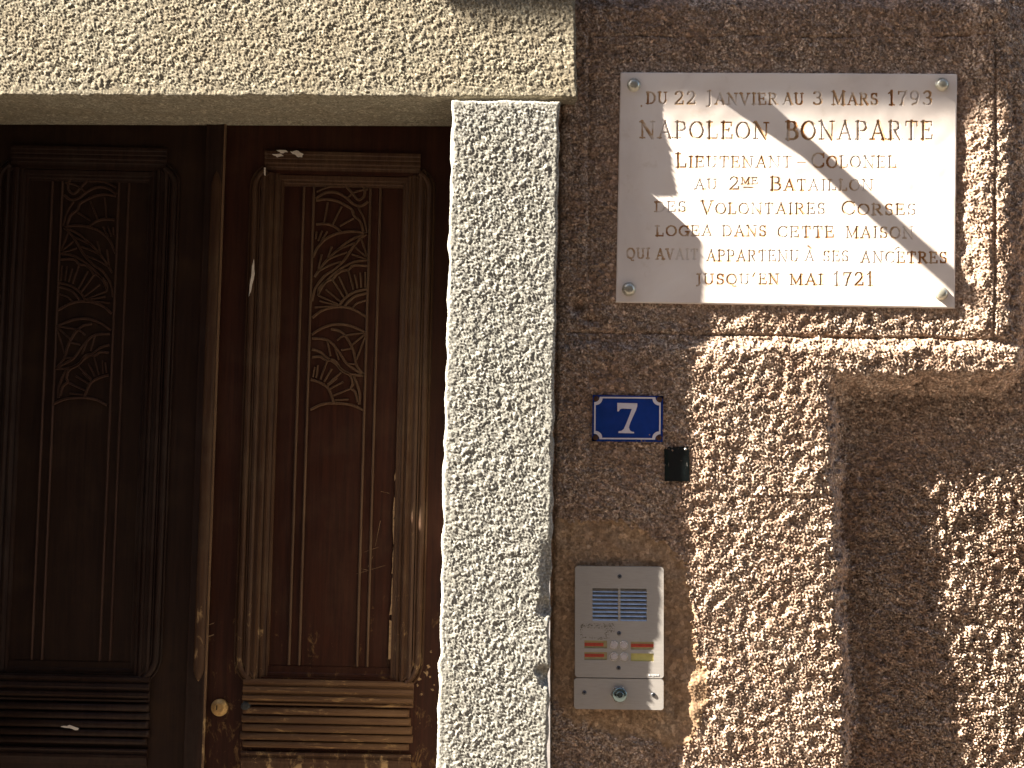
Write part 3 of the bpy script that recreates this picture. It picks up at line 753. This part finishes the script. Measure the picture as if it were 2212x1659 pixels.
# ------------------------------------------------------------------ house number plate
numb = thing('number_plate', 'blue enamel house number plate reading 7 with a white line border', 'house number')
HN = .017
def Z2(x, y, h_=HN):
    p = U(1152.1+x/4.4137, 776.1+y/4.4137, h_); return (float(p[0]), float(p[2]))
n = 14
quad = [(566, 340), (1238, 350), (1234, 790), (560, 782)]
gr = np.zeros((n+1, n+1, 3))
for i in range(n+1):
    for j in range(n+1):
        a, b = j/n, i/n
        p = (1-b)*((1-a)*np.array(quad[0])+a*np.array(quad[1]))+b*((1-a)*np.array(quad[3])+a*np.array(quad[2]))
        x, z = Z2(*p); dome = .0022*(1-(2*a-1)**4)*(1-(2*b-1)**4)
        gr[i, j] = (x, -HN-dome, z)
link('plate', grid_mesh('plate', gr, M['enamel_blue']), numb)
MB().prism([Z2(*q) for q in quad][::-1], -HN+.0035, -HN-.0000, 0).build('plate_rim', M['enamel_blue'], numb)
YN = -HN-.0026
def cbord(off):
    x0, x1, y0, y1 = 579+off, 1213-off, 360+off, 764-off; r = 52+off*.9; o = []
    for cx, cy, a0 in ((x0, y0, 90), (x1, y0, 180), (x1, y1, 270), (x0, y1, 0)):
        for i in range(9):
            a = math.radians(a0-i*90/8)
            o.append((cx+r*math.cos(a), cy+r*math.sin(a)))
    return o
def skew(p): 
    return Z2(p[0]+(p[1]-560)*-.008, p[1]+(p[0]-900)*.008)
o1 = [skew(p) for p in cbord(0)]; o2 = [skew(p) for p in cbord(14)]
m_ = len(o1)
MB().add([(x, YN, z) for x, z in o1]+[(x, YN, z) for x, z in o2]+[(x, YN+.002, z) for x, z in o1]+[(x, YN+.002, z) for x, z in o2],
         [(i, (i+1) % m_, m_+(i+1) % m_, m_+i) for i in range(m_)]+[(i, (i+1) % m_, 2*m_+(i+1) % m_, 2*m_+i) for i in range(m_)]+[(m_+i, m_+(i+1) % m_, 3*m_+(i+1) % m_, 3*m_+i) for i in range(m_)]).build('border_line', M['enamel_white'], numb)
sev = [(800,416),(990,420),(990,448),(976,490),(948,550),(922,610),(910,650),(920,678),(938,690),(960,694),(958,707),(810,703),(812,686),(840,682),(862,664),(884,615),(912,545),(938,474),(850,470),(826,476),(814,497),(800,497)]
MB().prism([Z2(*q) for q in sev][::-1], YN+.001, YN-.0004, 0).build('digit', M['enamel_white'], numb)
for (x, y) in ((600, 376), (1200, 384), (594, 745), (1196, 748)):
    X_, Z_ = Z2(x, y)
    MB().lathe((X_, -HN, Z_), [(.0062, 0), (.0062, .002), (.0045, .0038), (0, .0042)], 14).build('screw', M['rust'], numb)

# ------------------------------------------------------------------ small black plate
blk = thing('wall_box', 'small glossy black plastic box on the wall below and right of the number plate', 'box')
HB = .018
bq = [Z2(x, y, HB) for x, y in ((1250, 834), (1486, 832), (1490, 1165), (1256, 1162))]
gr = np.zeros((11, 11, 3))
for i in range(11):
    for j in range(11):
        a, b = j/10, i/10
        p = (1-b)*((1-a)*np.array(bq[0])+a*np.array(bq[1]))+b*((1-a)*np.array(bq[3])+a*np.array(bq[2]))
        gr[i, j] = (p[0], -HB+.0022-.0012*(1-(2*a-1)**6)*(1-(2*b-1)**6)+.0022*(1-b)-.0006*a*(1-b), p[1])
cv = link('cover', grid_mesh('cover', gr, M['black']), blk)
MB().prism(bq[::-1], -.004, -HB+.005, 0).build('back_box', M['black'], blk)
X_, Z_ = Z2(1450, 856, HB)
MB().lathe((X_, -HB-.0012, Z_), [(.0028, 0), (.0028, .001), (.001, .002), (0, .002)], 12).build('screw', M['ring'], blk)
for x in (1285, 1462):
    a = Z2(x, 985, HB); b = Z2(x+4, 1020, HB)
    MB().prism([a, (a[0]+.0007, a[1]), (b[0]+.0007, b[1]), b], -HB+.001, -HB-.0018).build('clip_mark', M['ring'], blk)

# ------------------------------------------------------------------ entry phone
ent = thing('entry_phone', 'aluminium door entry phone with grille, four buttons, name slots and a key lock', 'intercom')
HI = .027
def Z3(x, y, h_=HI):
    p = U(1176.3+x/4.2086, 1182.4+y/4.2086, h_); return (float(p[0]), float(p[2]))
def rrect(x0, x1, y0, y1, r, n=5, sk=.012, h_=HI, cx=680):
    o = []
    for ax, ay, a0 in ((x1-r, y0+r, -90), (x1-r, y1-r, 0), (x0+r, y1-r, 90), (x0+r, y0+r, 180)):
        for i in range(n+1):
            a = math.radians(a0+90*i/n); o.append((ax+r*math.cos(a), ay+r*math.sin(a)))
    return [Z3(x-(y-700)*.008*0, y+(x-cx)*sk, h_) for x, y in o]
def plate(x0, x1, y0, y1, r, holes, name, par):
    """flat plate with rectangular openings: cells of a grid, rounded outline by an edge strip"""
    xs = sorted({x0, x1, x0+r, x1-r}|{h_[0] for h_ in holes}|{h_[1] for h_ in holes})
    ys = sorted({y0, y1, y0+r, y1-r}|{h_[2] for h_ in holes}|{h_[3] for h_ in holes})
    mb = MB()
    for i in range(len(xs)-1):
        for j in range(len(ys)-1):
            a, b, c_, d = xs[i], xs[i+1], ys[j], ys[j+1]
            mx, my = (a+b)/2, (c_+d)/2
            if any(h_[0] < mx < h_[1] and h_[2] < my < h_[3] for h_ in holes): continue
            cx_ = a in (x0,) or b in (x1,); cy_ = c_ in (y0,) or d in (y1,)
            if cx_ and cy_:
                ccx = x0+r if a == x0 else x1-r; ccy = y0+r if c_ == y0 else y1-r
                a0 = {(True, True): 180, (True, False): 90, (False, True): 270, (False, False): 0}[(a == x0, c_ == y0)]
                pts = [(ccx, ccy)]+[(ccx+r*math.cos(math.radians(a0+18*q)), ccy+r*math.sin(math.radians(a0+18*q))) for q in range(6)]
            else: pts = [(a, c_), (b, c_), (b, d), (a, d)]
            w_ = [Z3(x, y+(x-680)*.012) for x, y in pts]
            mb.add([(x, -HI, z) for x, z in w_], [tuple(range(len(w_)))])
    for h_ in holes:
        c_ = [Z3(x, y+(x-680)*.012) for x, y in ((h_[0], h_[2]), (h_[1], h_[2]), (h_[1], h_[3]), (h_[0], h_[3]))]
        mb.add([(x, -HI, z) for x, z in c_]+[(x, -HI+.008, z) for x, z in c_], [(i, (i+1) % 4, 4+(i+1) % 4, 4+i) for i in range(4)])
    o = rrect(x0, x1, y0, y1, r); m_ = len(o)
    mb.add([(x, -HI, z) for x, z in o]+[(x, 0.012, z) for x, z in o], [(i, (i+1) % m_, m_+(i+1) % m_, m_+i) for i in range(m_)])
    return mb.build(name, M['ali'], par)
CARDS = [(362, 570, 850, 920), (362, 570, 954, 1026), (784, 993, 856, 928), (784, 993, 962, 1034)]
up = plate(277, 1083, 175, 1186, 26, [(436, 929, 375, 668)]+CARDS, 'front_plate', ent)
lo = plate(269, 1082, 1194, 1474, 26, [], 'lock_plate', ent)
MB().box(Z3(440, 0)[0]-.002, Z3(926, 0)[0]+.002, -HI+.0082, -HI+.010, Z3(0, 690)[1], Z3(0, 350)[1]).build('grille_back', M['hole'], ent)
for r_ in range(8):
    y = 392+r_*37.0
    for xa, xb in ((437, 668), (692, 928)):
        a = Z3(xa, y-11+(xa-680)*.012); b = Z3(xb, y-11+(xb-680)*.012); c_ = Z3(xb, y+19+(xb-680)*.012); d = Z3(xa, y+19+(xa-680)*.012)
        MB().add([(a[0], -HI+.0062, a[1]), (b[0], -HI+.0062, b[1]), (c_[0], -HI+.0010, c_[1]), (d[0], -HI+.0010, d[1]),
                  (d[0], -HI+.0050, d[1]-.0008), (c_[0], -HI+.0050, c_[1]-.0008)], [(0, 1, 2, 3), (3, 2, 5, 4)]).build('grille_slat', M['slat'], up)
a = Z3(669, 376); b = Z3(691, 376); c_ = Z3(691, 668); d = Z3(669, 668)
MB().prism([a, b, c_, d][::-1], -HI+.008, -HI+.0006).build('grille_bar', M['ali'], up)
for i, (x0, x1, y0, y1) in enumerate(CARDS):
    q = [Z3(x, y+(x-680)*.012) for x, y in ((x0, y0), (x1, y0), (x1, y1), (x0, y1))]
    cd = MB().prism(q[::-1], -HI+.0075, -HI+.0022).build('name_card', M['card_yellow'] if i == 3 else M['card'], ent)
    if i < 3:
        e = (34, 28, 2)[i]; ya, yb_ = ((22, 52), (18, 46), (20, 50))[i]
        q = [Z3(x, y+(x-680)*.012) for x, y in ((x0+2, y0+ya), (x1-e, y0+ya), (x1-e, y0+yb_), (x0+2, y0+yb_))]
        MB().prism(q[::-1], -HI+.0022, -HI+.0014).build('label_tape', M['red'], cd)
        mb = MB(); x = x0+12; random.seed(i+3)
        while x < x1-e-12:
            wd = random.uniform(6, 11)
            for yy in (ya+8, ya+15):
                q = [Z3(xx, y+(xx-680)*.012) for xx, y in ((x, y0+yy), (x+wd*.6, y0+yy), (x+wd*.6, y0+yy+4), (x, y0+yy+4))]
                mb.prism(q[::-1], -HI+.0014, -HI+.0012)
            x += wd+3
        mb.build('tape_print', M['red_print'], cd)
for (x, y) in ((632, 887), (721, 888), (632, 992), (721, 993)):
    X_, Z_ = Z3(x, y)
    MB().lathe((X_, -HI, Z_), [(.0090, -.0004), (.0090, .0016), (.0080, .0022), (.0076, .0014)], 26).build('button_ring', M['ring'], ent)
    MB().lathe((X_, -HI, Z_), [(.0076, -.0004), (.0076, .0014), (.006, .0020), (0, .0022)], 26).build('button', M['button'], ent)
for (x, y, m2) in ((682, 265, 0), (677, 782, 0), (673, 1097, 0), (362, 1320, 0), (988, 1338, 0)):
    X_, Z_ = Z3(x, y)
    s_ = MB().lathe((X_, -HI, Z_), [(.0046, 0), (.0044, .0012), (.0030, .0020), (.0014, .0021)], 16).build('screw', M['steel_dark'], ent)
    MB().lathe((X_, -HI-.00215, Z_), [(.0015, 0), (.0015, .0001)], 6).build('screw_socket', M['hole'], s_)
X_, Z_ = Z3(675, 1335)
pts = [(X_+.0180*math.cos(math.radians(60*i+4)), Z_+.0180*math.sin(math.radians(60*i+4))) for i in range(6)]
MB().prism(pts, -HI, -HI-.0045, .001).build('lock_nut', M['ring'], ent)
lk = MB().lathe((X_+.0015, -HI-.0045, Z_), [(.0150, 0), (.0150, .006), (.0138, .0075), (.006, .0078), (0, .0078)], 30).build('key_cylinder', M['chrome'], ent)
MB().box(X_-.010, X_-.001, -HI-.0130, -HI-.0122, Z_-.0012, Z_+.0012).build('key_slot', M['hole'], lk)
MB().lathe((X_+.0015, -HI-.0122, Z_), [(.0075, 0), (.0075, .0006), (.006, .0007)], 20).build('cylinder_core', M['chrome'], lk)
# glue left where a label was peeled off
mb = MB(); random.seed(5)
for i in range(230):
    q = random.random()
    if q < .34: x, y = random.uniform(325, 560), random.uniform(692, 735)
    elif q < .5: x, y = random.uniform(325, 350), random.uniform(700, 835)
    elif q < .68: x, y = random.uniform(340, 585), random.uniform(815, 838)
    elif q < .86: x, y = random.uniform(545, 588), random.uniform(700, 830)
    else: x, y = random.uniform(585, 640), random.uniform(690, 770)
    r_ = random.uniform(2, 5.5)
    w_ = [Z3(x+r_*random.uniform(.6, 1.5)*math.cos(a), y+r_*.7*math.sin(a)) for a in (0, 1.2, 2.5, 3.8, 5)]
    mb.add([(p[0], -HI-.0004-i*1e-7, p[1]) for p in w_], [tuple(range(5))])
gl = mb.build('glue_residue', M['glue'], ent)
gl['kind'] = 'stuff'
# maker's mark
def flat_text(txt, size, x, y, z, mat, name, par, ext=.0002):
    cu = bpy.data.curves.new(name, 'FONT'); cu.body = txt; cu.size = size; cu.extrude = ext
    o = bpy.data.objects.new(name, cu); COL.objects.link(o)
    bpy.context.view_layer.update()
    dg = bpy.context.evaluated_depsgraph_get()
    me = bpy.data.meshes.new_from_object(o.evaluated_get(dg)); bpy.data.objects.remove(o)
    me.materials.clear(); me.materials.append(mat)
    me.transform(Matrix.Translation((x, y, z)) @ Matrix.Rotation(math.pi/2, 4, 'X'))
    return link(name, me, par)
X_, Z_ = Z3(962, 1168)
flat_text('legrand', .0062, X_, -HI-.0003, Z_, M['print_white'], 'maker_name', up)
X_, Z_ = Z3(945, 1168)
MB().box(X_, X_+.0034, -HI-.0005, -HI-.0001, Z_, Z_+.0036).build('maker_logo', M['print_white'], up)

# ------------------------------------------------------------------ what shades the wall from above, and the street around
p = px(1700, 288, 0.0); zb_ = p.z+3.8*.6
bal = thing('balcony', 'stone balcony slab on the house front high above the doorway', 'balcony')
MB().box(-2.45, 3.0, -.60, .0, zb_, zb_+.14).build('slab', M['plaster'], bal)
for i in range(40):
    x = -2.38+i*.136
    MB().bar((x, -.55, zb_+.14), (x, -.55, zb_+1.1), .008, 6).build('baluster', M['iron'], bal)
MB().bar((-2.42, -.55, zb_+1.1), (2.97, -.55, zb_+1.1), .02, 8).build('handrail', M['iron'], bal)
br_ = thing('iron_bracket', 'black iron wall bracket with a side brace above the right end of the lintel', 'bracket')
r0 = px(1240, -128, 0.0)
MB().bar((r0.x, .0, r0.z), (r0.x, -.215, r0.z), .021).build('arm', M['iron'], br_)
b0 = px(1158, -138, 0.0); b1 = px(1000, -156, 0.0)
MB().bar((r0.x, -.135, r0.z), (b0.x, -.09, b0.z), .013).build('brace', M['iron'], br_)
MB().bar((b0.x, -.09, b0.z), (b1.x, -.02, b1.z), .013).build('brace', M['iron'], br_)
opp = thing('opposite_house', 'ochre plastered house across the street with green shutters', 'house')
MB().box(-14, 14, -9.0, -6.2, 0, 11.5).build('wall', M['plaster'], opp)
for i in range(7):
    for z in (1.0, 4.4, 7.8):
        x = -12+i*3.7
        w_ = MB().box(x, x+1.1, -6.19, -6.15, z, z+1.8).build('window', M['shutter'], opp)
